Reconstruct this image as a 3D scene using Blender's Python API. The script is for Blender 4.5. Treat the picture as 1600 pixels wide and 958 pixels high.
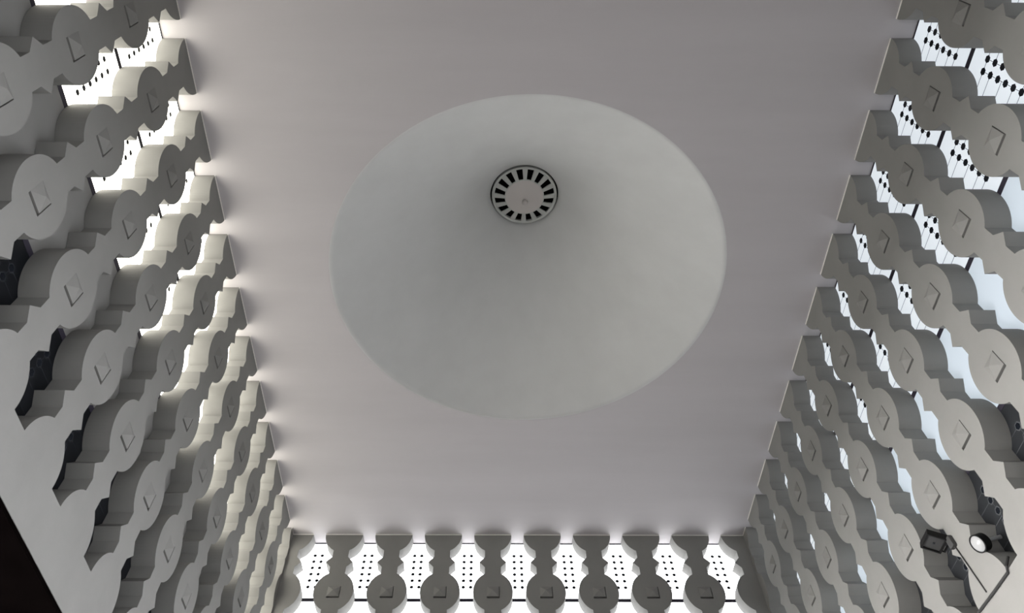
import bpy, bmesh, math
from mathutils import Vector, Matrix
PI = math.pi
SC = bpy.context.scene
for o in list(bpy.data.objects): bpy.data.objects.remove(o)

# ------------------------------------------------------------------ camera
IMG_W, IMG_H = 1600.0, 958.0
F_PX, PPX, PPY = 1079.28, 770.39, 311.69
ELEV, YAW = 1.0511, 0.0064
cam = bpy.data.cameras.new('camera'); camo = bpy.data.objects.new('camera', cam)
SC.collection.objects.link(camo); SC.camera = camo
cam.sensor_fit = 'HORIZONTAL'; cam.sensor_width = 36.0
cam.lens = F_PX / IMG_W * 36.0
cam.shift_x = (IMG_W / 2 - PPX) / IMG_W
cam.shift_y = -(IMG_H / 2 - PPY) / IMG_W
cam.clip_start = 0.05; cam.clip_end = 500
camo.location = (0, 0, 0)
camo.rotation_euler = (PI / 2 + ELEV, 0.0016, -YAW)

# ------------------------------------------------------------------ world and exposure
vs = SC.view_settings
vs.view_transform = 'Standard'; vs.look = 'None'; vs.gamma = 1.0; vs.exposure = 0.0; vs.use_curve_mapping = False
w = bpy.data.worlds.new('world'); SC.world = w; w.use_nodes = True
bg = w.node_tree.nodes['Background']; bg.inputs[0].default_value = (0.75, 0.85, 1.0, 1); bg.inputs[1].default_value = 0.6

# brightness of the lit screens, then of the fill windows added out of view
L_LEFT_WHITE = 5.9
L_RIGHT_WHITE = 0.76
L_FRONT_WHITE = 4.8
L_BLUE = 0.46
L_FILL_LEFT = 56.0
L_FILL_RIGHT = 26.0
L_FILL_FAR = 0.8
L_FILL_BACK = 2.1

# ------------------------------------------------------------------ dimensions (camera at the origin)
S, P = 0.7777, 0.905          # fin spacing, height of one pattern repeat
XL, XR, YF, YB = -3.07, 4.023, 10.0, -1.25
H = 6.83                      # ceiling
WB = H - 4 * P                # sill of the openings
ZB = 2.85                     # underside of the wall band
ZF = -1.6                     # floor
AD = 6.3                      # aisle depth
T = 0.222                      # fin depth
OL, OR_, OF = 2.351, 2.307, -2.262
CX, CY, CR = 0.4605, 5.038, 2.405

# ------------------------------------------------------------------ materials
def mat(name, base, rough=0.85, emit=None, strength=0.0, metallic=0.0, mottle=0.0, scale=3.0, bump=0.0, stretch=(1, 1, 1), spec=0.3):
    m = bpy.data.materials.new(name); m.use_nodes = True
    nt = m.node_tree; b = nt.nodes['Principled BSDF']
    b.inputs['Base Color'].default_value = (*base, 1); b.inputs['Roughness'].default_value = rough
    b.inputs['Metallic'].default_value = metallic; b.inputs['Specular IOR Level'].default_value = spec
    if emit:
        b.inputs['Emission Color'].default_value = (*emit, 1); b.inputs['Emission Strength'].default_value = strength
    if mottle or bump:
        tc = nt.nodes.new('ShaderNodeTexCoord'); mp = nt.nodes.new('ShaderNodeMapping')
        mp.inputs['Scale'].default_value = stretch
        geo = nt.nodes.new('ShaderNodeNewGeometry')
        nt.links.new(geo.outputs['Position'], mp.inputs[0])
        n = nt.nodes.new('ShaderNodeTexNoise'); n.inputs['Scale'].default_value = scale
        n.inputs['Detail'].default_value = 5; n.inputs['Roughness'].default_value = 0.6
        nt.links.new(mp.outputs[0], n.inputs['Vector'])
        if mottle:
            r = nt.nodes.new('ShaderNodeMapRange')
            r.inputs['From Min'].default_value = 0.3; r.inputs['From Max'].default_value = 0.7
            r.inputs['To Min'].default_value = 1 - mottle; r.inputs['To Max'].default_value = 1 + mottle
            nt.links.new(n.outputs['Fac'], r.inputs['Value'])
            mx = nt.nodes.new('ShaderNodeVectorMath'); mx.operation = 'SCALE'
            mx.inputs[0].default_value = base
            nt.links.new(r.outputs[0], mx.inputs['Scale']); nt.links.new(mx.outputs[0], b.inputs['Base Color'])
        if bump:
            bp = nt.nodes.new('ShaderNodeBump'); bp.inputs['Strength'].default_value = bump
            bp.inputs['Distance'].default_value = 0.01
            n2 = nt.nodes.new('ShaderNodeTexNoise'); n2.inputs['Scale'].default_value = scale * 8
            nt.links.new(geo.outputs['Position'], n2.inputs['Vector'])
            nt.links.new(n2.outputs['Fac'], bp.inputs['Height']); nt.links.new(bp.outputs[0], b.inputs['Normal'])
    return m

M = {}
M['fin'] = mat('painted_concrete', (0.225, 0.221, 0.212), mottle=0.05, scale=2.2, bump=0.08)
M['ceiling'] = mat('ceiling_plaster', (0.485, 0.462, 0.472), mottle=0.035, scale=0.9, stretch=(0.35, 2.5, 1), bump=0.04)
M['cone'] = mat('dome_plaster', (0.575, 0.578, 0.572), mottle=0.03, scale=1.6, stretch=(1.6, 1.6, 0.25), bump=0.03)
M['wall'] = M['fin']
M['edge'] = mat('edge_light_line', (0.80, 0.78, 0.74))  # pale colour stands in for the bright line of leaking light
M['rail'] = mat('dark_rail', (0.03, 0.026, 0.04), rough=0.6)
M['inset'] = mat('black_glass', (0.006, 0.008, 0.012), rough=0.25)
M['lead'] = mat('lead_line', (0.03, 0.035, 0.045), rough=0.5)
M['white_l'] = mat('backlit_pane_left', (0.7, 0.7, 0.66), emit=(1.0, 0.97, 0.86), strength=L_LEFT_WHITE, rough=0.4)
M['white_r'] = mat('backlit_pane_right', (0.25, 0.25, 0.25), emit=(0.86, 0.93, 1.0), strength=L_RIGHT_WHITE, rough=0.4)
M['white_f'] = mat('backlit_pane_far', (0.7, 0.7, 0.7), emit=(0.96, 0.98, 1.0), strength=L_FRONT_WHITE, rough=0.4)
M['blue'] = mat('pale_blue_pane', (0.30, 0.33, 0.38), emit=(0.80, 0.92, 1.0), strength=L_BLUE, rough=0.35)
M['solid'] = mat('grey_infill', (0.235, 0.23, 0.222), mottle=0.05, scale=2)
M['dark'] = mat('dark_pane', (0.022, 0.024, 0.027), rough=0.3)
M['dark_l'] = mat('black_pane', (0.005, 0.006, 0.008), rough=0.35)
M['dark_line_l'] = mat('black_pane_line', (0.02, 0.022, 0.026), rough=0.5)
M['dark_line'] = mat('pane_line', (0.075, 0.08, 0.085), rough=0.5)
M['black'] = mat('black_void', (0.004, 0.004, 0.004), rough=1.0, spec=0.0)
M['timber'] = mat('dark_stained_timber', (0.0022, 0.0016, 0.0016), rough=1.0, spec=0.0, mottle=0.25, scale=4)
M['floor'] = mat('pale_marble', (0.08, 0.075, 0.07), rough=0.6, mottle=0.08, scale=1.5)
M['vent'] = mat('vent_paint', (0.42, 0.43, 0.41), rough=0.6)
M['hub'] = mat('vent_hub_paint', (0.50, 0.47, 0.45), rough=0.6)
M['housing'] = mat('black_metal', (0.005, 0.005, 0.005), rough=0.5, spec=0.2)
M['glass_off'] = mat('grey_lamp_glass', (0.035, 0.035, 0.035), rough=0.15)
M['lamp_on'] = mat('lit_lens', (0.22, 0.22, 0.22), emit=(1, 1, 1), strength=0.30, rough=0.2)
M['chrome'] = mat('bright_bracket', (0.75, 0.76, 0.78), rough=0.35, metallic=0.6)
M['cable'] = mat('cable_rubber', (0.03, 0.03, 0.03), rough=0.6)
M['fill_l'] = mat('fill_light_left', (0.7, 0.7, 0.7), emit=(1.0, 0.98, 0.96), strength=L_FILL_LEFT)
M['back'] = mat('brown_wall', (0.08, 0.075, 0.07), mottle=0.1)
M['fill_f'] = mat('fill_light_far', (0.7, 0.7, 0.7), emit=(0.95, 0.97, 1.0), strength=L_FILL_FAR)
M['fill_b'] = mat('fill_light_back', (0.7, 0.7, 0.7), emit=(0.97, 0.98, 1.0), strength=L_FILL_BACK)
M['fill_r'] = mat('fill_light_right', (0.7, 0.7, 0.7), emit=(0.93, 0.95, 1.0), strength=L_FILL_RIGHT)

# ------------------------------------------------------------------ helpers
def link(o, parent=None):
    SC.collection.objects.link(o)
    if parent: o.parent = parent
    return o
def finish(name, bm, mats, parent=None, loc=(0, 0, 0), rotz=0.0, smooth=False, recalc=True):
    if recalc: bmesh.ops.recalc_face_normals(bm, faces=bm.faces[:])
    me = bpy.data.meshes.new(name); bm.to_mesh(me); bm.free()
    for m in (mats if isinstance(mats, (list, tuple)) else [mats]): me.materials.append(m)
    if smooth:
        for p in me.polygons: p.use_smooth = True
    o = bpy.data.objects.new(name, me); o.location = loc; o.rotation_euler = (0, 0, rotz)
    return link(o, parent)
def box(bm, x0, x1, y0, y1, z0, z1, mi=0):
    v = [bm.verts.new(c) for c in ((x0, y0, z0), (x1, y0, z0), (x1, y1, z0), (x0, y1, z0), (x0, y0, z1), (x1, y0, z1), (x1, y1, z1), (x0, y1, z1))]
    for f in ((0, 3, 2, 1), (4, 5, 6, 7), (0, 1, 5, 4), (1, 2, 6, 5), (2, 3, 7, 6), (3, 0, 4, 7)):
        bm.faces.new([v[i] for i in f]).material_index = mi
def tag(o, label, cat, group=None):
    o['label'] = label; o['category'] = cat
    if group: o['group'] = group
    return o
def struct(o): o['kind'] = 'structure'; return o
def tube(bm, pts, r, seg=8, mi=0):
    rings = []
    for i, p in enumerate(pts):
        p = Vector(p)
        d = (Vector(pts[min(i + 1, len(pts) - 1)]) - Vector(pts[max(i - 1, 0)])).normalized()
        a = d.orthogonal().normalized() if i == 0 else (pa - d * pa.dot(d)).normalized()
        pa = a; b = d.cross(a)
        rings.append([bm.verts.new(p + (a * math.cos(2 * PI * k / seg) + b * math.sin(2 * PI * k / seg)) * r) for k in range(seg)])
    for a, b in zip(rings, rings[1:]):
        for k in range(seg): bm.faces.new((a[k], a[(k + 1) % seg], b[(k + 1) % seg], b[k])).material_index = mi
    bm.faces.new(rings[0][::-1]).material_index = mi; bm.faces.new(rings[-1]).material_index = mi
def lathe(bm, prof, seg=64, close=False, mi=0):
    rings = []
    for r, z in prof:
        if r < 1e-6: rings.append([bm.verts.new((0, 0, z))] * seg)
        else: rings.append([bm.verts.new((r * math.cos(2 * PI * k / seg), r * math.sin(2 * PI * k / seg), z)) for k in range(seg)])
    prs = list(zip(rings, rings[1:])) + ([(rings[-1], rings[0])] if close else [])
    for a, b in prs:
        for k in range(seg):
            vs_ = []
            for v in (a[k], a[(k + 1) % seg], b[(k + 1) % seg], b[k]):
                if v not in vs_: vs_.append(v)
            if len(vs_) > 2: bm.faces.new(vs_).material_index = mi
ORD = ['', 'first', 'second', 'third', 'fourth', 'fifth', 'sixth', 'seventh', 'eighth', 'ninth', 'tenth', 'eleventh', 'twelfth', 'thirteenth', 'fourteenth', 'fifteenth']

# ------------------------------------------------------------------ room shell
# ceiling: slab with the round hole of the cone
bm = bmesh.new()
NC = 160
def loop(pts, z):
    v = [bm.verts.new((x, y, z)) for x, y in pts]
    return v, [bm.edges.new((v[i], v[(i + 1) % len(v)])) for i in range(len(v))]
circ = [(CX + CR * math.cos(2 * PI * k / NC), CY + CR * math.sin(2 * PI * k / NC)) for k in range(NC)]
rect = [(XL - 0.4, YB - 0.3), (XR + 0.4, YB - 0.3), (XR + 0.4, YF + 0.4), (XL - 0.4, YF + 0.4)]
v1, e1 = loop(circ, H); v2, e2 = loop(rect, H)
bmesh.ops.triangle_fill(bm, edges=e1 + e2, use_beauty=True)
ex = bmesh.ops.extrude_face_region(bm, geom=bm.faces[:])
bmesh.ops.translate(bm, verts=[g for g in ex['geom'] if isinstance(g, bmesh.types.BMVert)], vec=(0, 0, 0.25))
struct(finish('ceiling', bm, M['ceiling']))

bm = bmesh.new(); box(bm, -9.6, 10.6, YB - 0.3, YF + 0.5, ZF - 0.2, ZF); struct(finish('floor', bm, M['floor']))
# side walls: band under the openings, plus the plain end near the back wall
def side_wall(name, xi, sgn):
    bm = bmesh.new()
    xs = sorted((xi, xi + sgn * 0.30))
    box(bm, xs[0], xs[1], YB, YF + 0.3, ZB, WB)
    o = struct(finish(name, bm, M['wall']))
    bm = bmesh.new(); box(bm, xs[0], xs[1], YB, -0.37, WB, H)
    struct(finish(name + '_back', bm, M['wall']))
    return o
side_wall('wall_left', XL, -1); side_wall('wall_right', XR, 1)
bm = bmesh.new(); box(bm, XL, XR, YF, YF + 0.3, 2.3, WB); struct(finish('wall_far', bm, M['wall']))
bm = bmesh.new(); box(bm, XL, XR, YF + 0.12, YF + 0.14, ZF, 2.3); struct(finish('fill_window_9', bm, M['fill_f']))  # unseen glowing pane, added to light the room from the far end
bm = bmesh.new(); box(bm, XL - AD, XL, YF, YF + 0.3, ZF, ZB); box(bm, XR, XR + AD, YF, YF + 0.3, ZF, ZB); struct(finish('wall_far_aisles', bm, M['wall']))
bm = bmesh.new(); box(bm, XL - AD, XR + AD, YB - 0.3, YB, ZF, H); struct(finish('wall_back', bm, M['back']))
bm = bmesh.new(); box(bm, XL + 0.5, XR - 0.5, YB + 0.001, YB + 0.02, -1.4, 1.8); struct(finish('fill_window_8', bm, M['fill_b']))  # added behind the camera as fill for the far side of the cone
# aisles beyond the side walls: dark soffit, outer wall with added windows set deep to light only lower fins
n = 0
for nm, xi, sgn, wm in (('left', XL, -1, 'fill_l'), ('right', XR, 1, 'fill_r')):
    bm = bmesh.new()
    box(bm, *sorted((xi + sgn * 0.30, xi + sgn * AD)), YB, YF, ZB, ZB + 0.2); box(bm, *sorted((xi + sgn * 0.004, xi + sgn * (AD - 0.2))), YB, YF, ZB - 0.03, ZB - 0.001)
    n += 1
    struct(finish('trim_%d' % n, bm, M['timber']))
    bm = bmesh.new()
    xo = sorted((xi + sgn * (AD - 0.2), xi + sgn * AD))
    box(bm, xo[0], xo[1], YB, YF, ZF, 0.3); box(bm, xo[0], xo[1], YB, YF, 2.65, ZB)
    for k in range(6):
        y = YB + k * 2.19
        box(bm, xo[0], xo[1], y, y + 0.3, 0.3, 2.65)
    struct(finish('wall_%s_outer' % nm, bm, M['wall']))
    bm = bmesh.new(); xm = xi + sgn * (AD - 0.1)
    box(bm, xm - 0.01, xm + 0.01, YB + 0.01, YF - 0.01, 0.3, 2.65)
    struct(finish('fill_window_%d' % n, bm, M[wm]))  # glowing pane added out of view to brighten the opposite lower wall

# ------------------------------------------------------------------ fins
NECK = 0.155 * S
R0 = 0.375 * S
def half_profile():
    """(half width, depth below the ceiling) going down from the ceiling to the sill"""
    pts = []
    for rep in range(5):
        c = rep * P
        a0 = math.acos(min(1, NECK / R0))          # where the round lobe meets the neck
        if rep > 0:
            for i in range(13):
                a = -a0 + a0 * i / 12
                pts.append((R0 * math.cos(a), c + R0 * math.sin(a)))
        if rep < 4:
            for i in range(0 if rep == 0 else 1, 13):
                a = a0 * i / 12
                pts.append((R0 * math.cos(a), c + R0 * math.sin(a)))
            pts += [(NECK, c + 0.415 * P), (0.262 * S, c + 0.503 * P), (NECK, c + 0.59 * P)]
    return pts
HP = half_profile()
ZP = [P, 2 * P, 3 * P]
PW, PH = 0.178, 0.146
GB, GS = 0.026, 0.010                               # groove under and beside each boss
def fin_mesh(left='full', right='full', minw=0.0, clip=0.0, holes=True):
    bm = bmesh.new()
    lp = [(-max(h, minw), 4 * P - d) for h, d in HP] if left == 'full' else [(clip, 4 * P), (clip, 0)]
    rp = [(max(h, minw), 4 * P - d) for h, d in HP] if right == 'full' else [(clip, 4 * P), (clip, 0)]
    pts = lp + rp[::-1]
    def cyc(pp, y):
        vv = [bm.verts.new((x, y, z)) for x, z in pp]
        return vv, [bm.edges.new((vv[i], vv[(i + 1) % len(vv)])) for i in range(len(vv))]
    fv, fe = cyc(pts, 0.0)
    allv = []
    edges = list(fe)
    hv = []
    if holes:
        for zp in ZP:
            zc = 4 * P - zp
            q = [(-PW / 2, zc - PH / 2 - GB), (PW / 2 + GS, zc - PH / 2 - GB), (PW / 2 + GS, zc + PH / 2), (-PW / 2, zc + PH / 2)]
            v, e = cyc(q, 0.0); hv.append((q, v)); edges += e
    bmesh.ops.triangle_fill(bm, edges=edges, use_beauty=True)
    for q, v in hv:                                 # the recess behind each boss
        b = [bm.verts.new((x, 0.14, z)) for x, z in q]
        for i in range(4): bm.faces.new((v[i], v[(i + 1) % 4], b[(i + 1) % 4], b[i]))
        bm.faces.new(b)
    bv, be = cyc(pts, T)
    bmesh.ops.triangle_fill(bm, edges=be, use_beauty=True)
    for i in range(len(pts)):
        j = (i + 1) % len(pts)
        bm.faces.new((fv[i], fv[j], bv[j], bv[i]))
    bmesh.ops.recalc_face_normals(bm, faces=bm.faces[:])
    me = bpy.data.meshes.new('screen_fin'); bm.to_mesh(me); bm.free(); me.materials.append(M['fin'])
    return me
def boss_mesh():
    bm = bmesh.new(); a, h = PW / 2, PH / 2
    box(bm, -a, a, 0.0, 0.14, -h, h)
    bm.faces.ensure_lookup_table()
    top = [f for f in bm.faces if all(abs(v.co.y) < 1e-6 for v in f.verts)][0]
    c = bm.verts.new((0, -0.038, 0)); vv = list(top.verts); bm.faces.remove(top)
    for i in range(4): bm.faces.new((vv[i], vv[(i + 1) % 4], c))
    bmesh.ops.recalc_face_normals(bm, faces=bm.faces[:])
    me = bpy.data.meshes.new('pyramid_boss'); bm.to_mesh(me); bm.free(); me.materials.append(M['fin'])
    return me
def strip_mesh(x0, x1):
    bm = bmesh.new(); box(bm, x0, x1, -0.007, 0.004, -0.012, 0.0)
    me = bpy.data.meshes.new('edge_light_strip'); bmesh.ops.recalc_face_normals(bm, faces=bm.faces[:]); bm.to_mesh(me); bm.free(); me.materials.append(M['edge'])
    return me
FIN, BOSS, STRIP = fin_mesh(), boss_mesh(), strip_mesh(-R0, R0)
proto = bpy.data.objects.new('screen_fin', FIN)
proto_kids = []
for zp in ZP:
    b = bpy.data.objects.new('pyramid_boss', BOSS); b.location = (0, 0, 4 * P - zp); proto_kids.append(b)
b = bpy.data.objects.new('edge_light_strip', STRIP); b.location = (0, 0, 4 * P); b['label'] = 'thin pale strip standing in for leaking light along the ceiling edge'; proto_kids.append(b)
first = [True]
def place_fin(loc, rz, label, group):
    if first[0]:
        o, kids = proto, proto_kids; first[0] = False
    else:
        o, kids = proto.copy(), [c.copy() for c in proto_kids]
    link(o); o.location = loc; o.rotation_euler = (0, 0, rz)
    for c in kids: link(c, o)
    tag(o, label, 'concrete fin', group)
def place_half(mesh, loc, rz, label, group, sx):
    o = link(bpy.data.objects.new('corner_fin', mesh)); o.location = loc; o.rotation_euler = (0, 0, rz)
    link(bpy.data.objects.new('edge_light_strip', strip_mesh(*sx)), o).location = (0, 0, 4 * P)
    tag(o, label, 'concrete fin', group)

KMIN = -3
for k in range(9, KMIN - 1, -1):
    place_fin((XL, OL + S * k, WB), PI / 2, 'grey openwork concrete fin on the left wall, %s from the far corner' % ORD[10 - k], 'openwork fins of the left wall')
for k in range(9, KMIN - 1, -1):
    place_fin((XR, OR_ + S * k, WB), -PI / 2, 'grey openwork concrete fin on the right wall, %s from the far corner' % ORD[10 - k], 'openwork fins of the right wall')
for k in range(8):
    place_fin((OF + S * k, YF, WB), 0, 'grey openwork concrete fin on the far wall, %s from its left end' % ORD[k + 1], 'openwork fins of the far wall')
c = YF - (OL + 10 * S)
place_half(fin_mesh(right='clip', clip=c, minw=0.17, holes=False), (XL, OL + 10 * S, WB), PI / 2, 'narrow cut-off concrete fin in the left far corner, on the left wall', 'corner fins', (-R0, c))
c = (OR_ + 10 * S) - YF
place_half(fin_mesh(left='clip', clip=c, minw=0.15, holes=False), (XR, OR_ + 10 * S, WB), -PI / 2, 'narrow cut-off concrete fin in the right far corner, on the right wall', 'corner fins', (c, R0))
c = XL - (OF - S)
place_half(fin_mesh(left='clip', clip=c, holes=False), (OF - S, YF, WB), 0, 'half-width concrete fin at the left end of the far wall', 'corner fins', (c, R0))
c = XR - (OF + 8 * S)
place_half(fin_mesh(right='clip', clip=c, holes=False), (OF + 8 * S, YF, WB), 0, 'half-width concrete fin at the right end of the far wall', 'corner fins', (-R0, c))

# ------------------------------------------------------------------ panels behind the fins
DOTW = [0.235, 0.345, 0.455, 0.565, 0.675, 0.785]
def panel_mesh(w0, w1, glass, pattern, rimmat=None, hs=1.0):
    """x from w0 to w1 around the bay centre, z from 0 up to P; face at y=0"""
    bm = bmesh.new(); g = 0.003
    box(bm, w0 + g, w1 - g, 0.0, 0.012, 0.016, P - 0.016, 0)
    if pattern:
        du = 0.071 * S; t = 0.0045
        zs = [P - q * P for q in DOTW]
        hexes = []
        for z in zs:
            for x in (-du, du):
                for rr, mi, yy in (((0.036, 2, -0.0012), (0.026, 1, -0.0020)) if rimmat else ((0.030 * hs, 1, -0.0012),)):
                    pts = [(x + rr * math.cos(PI / 3 * i) * 1.22, z + rr * math.sin(PI / 3 * i) * 1.02) for i in range(6)]
                    f = [bm.verts.new((a, yy, b)) for a, b in pts]; bk = [bm.verts.new((a, 0.002, b)) for a, b in pts]
                    bm.faces.new(f).material_index = mi
                    for i in range(6): bm.faces.new((f[i], f[(i + 1) % 6], bk[(i + 1) % 6], bk[i])).material_index = mi
        li = 2
        for x in (-du, du): box(bm, x - t / 2, x + t / 2, -0.0008, 0.001, zs[-1], zs[0], li)
        mid = (zs[2] + zs[3]) / 2
        for z in (zs[0], zs[1], mid, zs[4], zs[5]):
            box(bm, w0 + g, -du, -0.0008, 0.001, z - t / 2, z + t / 2, li); box(bm, du, w1 - g, -0.0008, 0.001, z - t / 2, z + t / 2, li)
        for z in (zs[0], zs[-1]): box(bm, -du, du, -0.0008, 0.001, z - t / 2, z + t / 2, li)
    bmesh.ops.recalc_face_normals(bm, faces=bm.faces[:])
    me = bpy.data.meshes.new('dotted_screen'); bm.to_mesh(me); bm.free()
    for m in (M[glass], M['inset'], M[rimmat or 'lead']): me.materials.append(m)
    return me
cache = {}
def get_panel(glass, w0=-S / 2, w1=S / 2):
    key = (glass, round(w0, 4), round(w1, 4))
    if key not in cache:
        cache[key] = panel_mesh(w0, w1, glass, glass.startswith(('white', 'dark')), {'dark': 'dark_line', 'dark_l': 'dark_line_l'}.get(glass), {'white_f': 0.82, 'white_l': 0.8}.get(glass, 1.0))
    return cache[key]
DESC = {'white_l': ('glaring white', 'screen'), 'white_r': ('white black-dotted', 'screen'), 'white_f': ('bright white dotted', 'screen'),
        'blue': ('plain pale blue', 'screen'), 'solid': ('plain grey', 'slab'), 'dark': ('dark unlit black-holed', 'screen'), 'dark_l': ('almost black unlit', 'screen')}
ROWN = ['top row', 'second row', 'third row', 'bottom row']
def place_panel(glass, loc, rz, bay, row, wall, w0=-S / 2, w1=S / 2):
    name = 'infill_slab' if glass == 'solid' else 'dotted_screen'
    o = link(bpy.data.objects.new(name, get_panel(glass, w0, w1)))
    o.location = loc; o.rotation_euler = (0, 0, rz)
    look, cat = DESC[glass]
    start, wl = wall.split(', ')
    tag(o, '%s %s, %s, %s, %s bay from %s' % (look, cat, wl, ROWN[row], ORD[bay], start), cat, 'lattice windows, %s, %s' % (wl, ROWN[row]))
DP = T + 0.003
for row in range(4):
    z = H - (row + 1) * P
    for k in range(9, KMIN - 1, -1):
        gl = ('white_l', 'white_l', 'solid', 'dark_l')[row]; gr = ('white_r', 'white_r', 'blue', 'dark')[row]
        yc = OL + S * (k + 0.5); w1 = min(S / 2, YF + 0.2 - yc)
        place_panel(gl, (XL - DP, yc, z), PI / 2, 10 - k, row, 'far corner, left wall', -S / 2, w1)
        yc = OR_ + S * (k + 0.5); w1 = min(S / 2, YF + 0.2 - yc)
        place_panel(gr, (XR + DP, yc, z), -PI / 2, 10 - k, row, 'far corner, right wall', -w1, S / 2)
    for k in range(-1, 8):
        gf = ('white_f', 'white_f', 'blue', 'dark')[row]
        place_panel(gf, (OF + S * (k + 0.5), YF + DP, z), 0, k + 2, row, 'left end, far wall')
# rails at the panel joints
n = 3
for row in range(0, 4):
    z = H - row * P
    hh = 0.025 if row else 0.018
    for wall in 'LRF':
        bm = bmesh.new()
        y0, y1 = T + 0.0005, T + 0.04
        if wall == 'L': box(bm, XL - y1, XL - y0, -0.30, YF + T, z - hh, z + (hh if row else 0))
        if wall == 'R': box(bm, XR + y0, XR + y1, -0.30, YF + T, z - hh, z + (hh if row else 0))
        if wall == 'F': box(bm, XL - T, XR + T, YF + y0, YF + y1, z - hh, z + (hh if row else 0))
        struct(finish('trim_%d' % n, bm, M['rail'])); n += 1

# ------------------------------------------------------------------ cone in the ceiling
bm = bmesh.new()
CH, RV = 2.10, 0.505
prof = []
for i in range(41):
    t = i / 40.0
    r = CR + (RV - CR) * t
    zz = CH * (0.74 * t + 0.26 * t ** 3.2)
    prof.append((r, zz))
prof += [(RV, CH + 0.5), (RV + 0.08, CH + 0.5)]
outer = [(r + 0.08, z + 0.06) for r, z in prof[:41][::-1]]
prof2 = prof + outer
lathe(bm, prof2, seg=NC, close=True)
for v in bm.verts:                                  # the throat sits a little to the right of the rim's centre
    v.co.x += 0.05 * min(1.0, v.co.z / CH)
o = finish('ceiling_cone', bm, M['cone'], loc=(CX, CY, H), smooth=True)
tag(o, 'large smooth grey conical recess in the middle of the ceiling', 'dome')

# vent at the throat of the cone
VZ = H + CH
vent = link(bpy.data.objects.new('round_vent', None)); vent.location = (CX + 0.05, CY, VZ)
tag(vent, 'round grey ventilation grille with sixteen slots at the top of the cone', 'vent')
RO = 0.48
bm = bmesh.new(); lathe(bm, [(RO - 0.03, 0.0), (RO, -0.012), (RO, 0.05), (RO - 0.03, 0.05)], seg=96, close=True); finish('outer_ring', bm, M['vent'], vent, smooth=False)
# slotted conical ring: spokes as mesh strip pieces between two rims
ri, ro, zi, zo = 0.278, RO - 0.020, -0.055, 0.0
bm = bmesh.new()
def cone_pt(rf, a, th=0.0):
    r = ri + (ro - ri) * rf; z = zi + (zo - zi) * rf + th
    return (r * math.cos(a), r * math.sin(a), z)
def patch(r0, r1, a0, a1, n=4):
    for i in range(n):
        b0 = a0 + (a1 - a0) * i / n; b1 = a0 + (a1 - a0) * (i + 1) / n
        c = [cone_pt(r0, b0), cone_pt(r1, b0), cone_pt(r1, b1), cone_pt(r0, b1)]
        d = [cone_pt(r0, b0, .02), cone_pt(r1, b0, .02), cone_pt(r1, b1, .02), cone_pt(r0, b1, .02)]
        A = [bm.verts.new(q) for q in c]; B = [bm.verts.new(q) for q in d]
        bm.faces.new(A); bm.faces.new(B[::-1])
        for j in range(4): bm.faces.new((A[j], A[(j + 1) % 4], B[(j + 1) % 4], B[j]))
for s in range(16):
    a0 = 2 * PI * s / 16; da = 2 * PI / 16
    patch(0.0, 0.07, a0, a0 + da); patch(0.90, 1.0, a0, a0 + da)
    sw = da * 0.44
    patch(0.07, 0.90, a0 - sw / 2, a0 + sw / 2, 2)
bmesh.ops.remove_doubles(bm, verts=bm.verts[:], dist=0.0005)
finish('slotted_ring', bm, M['vent'], vent)
bm = bmesh.new(); lathe(bm, [(0, -0.165), (0.04, -0.158), (ri, zi), (ri, zi + 0.02), (0, zi + 0.02)], seg=64); finish('hub', bm, M['hub'], vent)
bm = bmesh.new(); lathe(bm, [(0, -0.25), (0.025, -0.244), (0.042, -0.222), (0.044, -0.195), (0.034, -0.17), (0.03, -0.14), (0, -0.14)], seg=24); finish('knob', bm, M['hub'], vent, smooth=True)
bm = bmesh.new(); lathe(bm, [(0, 0.06), (RO + 0.024, 0.06), (RO + 0.024, 0.08), (0, 0.08)], seg=64); finish('backing_disc', bm, M['black'], vent)

# ------------------------------------------------------------------ spotlights and cables on the right wall
def RW(u, wv, off=0.0):
    """right wall: bay units from fin 0, pattern repeats below the ceiling, distance into the room"""
    return Vector((XR - off, OR_ + S * u, H - P * wv))
def orient(o, direction, up=(0, 0, 1)):
    o.rotation_euler = Vector(direction).to_track_quat('-Z', 'Y').to_euler()
# floodlight: local -Z is the beam, long side along local X (square to the wall)
fl = link(bpy.data.objects.new('floodlight', None)); fl.location = Vector((XR - 0.092, OR_ + S * 4.36 - 0.07, H - P * 3.37))
tag(fl, 'black rectangular floodlight on a yoke at the foot of the right wall screen', 'spotlight')
fl.rotation_euler = Matrix(((0.93, 0, 0.37), (0, 1, 0), (-0.37, 0, 0.93))).to_euler()
bm = bmesh.new()
a, b = 0.080, 0.098
fr = 0.014
box(bm, -a, a, -b, b, 0.0, 0.035)
for x0, x1, y0, y1 in ((-a, -a + fr, -b, b), (a - fr, a, -b, b), (-a + fr, a - fr, -b, -b + fr), (-a + fr, a - fr, b - fr, b)):
    box(bm, x0, x1, y0, y1, -0.018, 0.0)
box(bm, -0.05, 0.05, -0.045, 0.045, 0.035, 0.06)
for i in range(6): box(bm, -0.05 + i * 0.018, -0.044 + i * 0.018, -0.045, 0.045, 0.06, 0.07)
finish('housing', bm, M['housing'], fl)
bm = bmesh.new(); box(bm, -a + fr, a - fr, -b + fr, b - fr, -0.006, -0.001); box(bm, -0.008, 0.008, -0.008, 0.008, -0.010, -0.006, 1)
finish('lens', bm, [M['glass_off'], M['inset']], fl)
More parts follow.
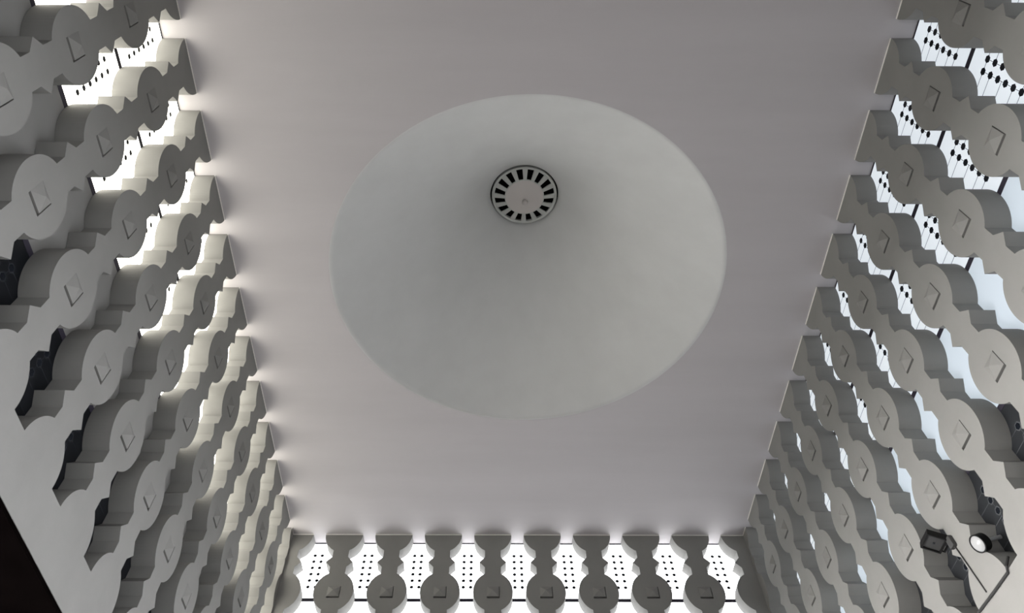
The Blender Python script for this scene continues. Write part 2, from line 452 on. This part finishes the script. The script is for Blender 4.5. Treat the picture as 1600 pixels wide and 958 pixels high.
bm = bmesh.new()
tube(bm, [(a - 0.01, -b, 0.02), (a + 0.035, -b, 0.02), (a + 0.035, b, 0.02), (a - 0.01, b, 0.02)], 0.009)
finish('yoke', bm, M['housing'], fl)

sp = link(bpy.data.objects.new('round_spotlight', None)); sp.location = RW(3.72, 3.70, 0.035)
tag(sp, 'small round lit spotlight with bright lens beside the floodlight', 'spotlight')
orient(sp, (-0.93, -0.12, -0.38)); sp.scale = (0.78, 0.78, 0.78)
bm = bmesh.new(); lathe(bm, [(0.0, 0.125), (0.06, 0.12), (0.085, 0.09), (0.088, 0.0), (0.088, -0.012), (0.076, -0.012), (0.076, 0.0), (0, 0.002)], seg=48); finish('housing', bm, M['housing'], sp)
bm = bmesh.new(); lathe(bm, [(0.0755, -0.002), (0.07, -0.012), (0.045, -0.022), (0, -0.027)], seg=48); finish('lens', bm, M['lamp_on'], sp, smooth=True)
bm = bmesh.new(); tube(bm, [(0, 0, 0.12), (0, 0, 0.16), (0.0, -0.02, 0.34)], 0.02); finish('bracket', bm, M['chrome'], sp)

bm = bmesh.new(); tube(bm, [RW(4.13, 3.48, 0.008), RW(4.11, 3.7, 0.006), RW(4.09, 3.95, 0.006)], 0.006)
tag(finish('cable', bm, M['cable']), 'thin dark cable running straight down from the floodlight', 'cable')
bm = bmesh.new(); tube(bm, [RW(3.58, 3.90, -0.05), RW(3.585, 3.985, 0.012), RW(3.62, 4.02, 0.012), RW(3.95, 4.01, 0.012), RW(4.5, 3.985, 0.012)], 0.010)
tag(finish('cable', bm, M['cable']), 'thicker dark cable leaving the sill under the round spotlight', 'cable')

bm = bmesh.new(); q = RW(4.13, 3.45, 0.0)
box(bm, q.x - 0.035, q.x, q.y - 0.035, q.y + 0.035, q.z - 0.045, q.z + 0.045)
bmesh.ops.bevel(bm, geom=bm.edges[:], offset=0.006, segments=2)
tag(finish('junction_box', bm, mat('grey_box', (0.05, 0.05, 0.05), rough=0.5)), 'small grey junction box on the right wall just beside the floodlight', 'box')
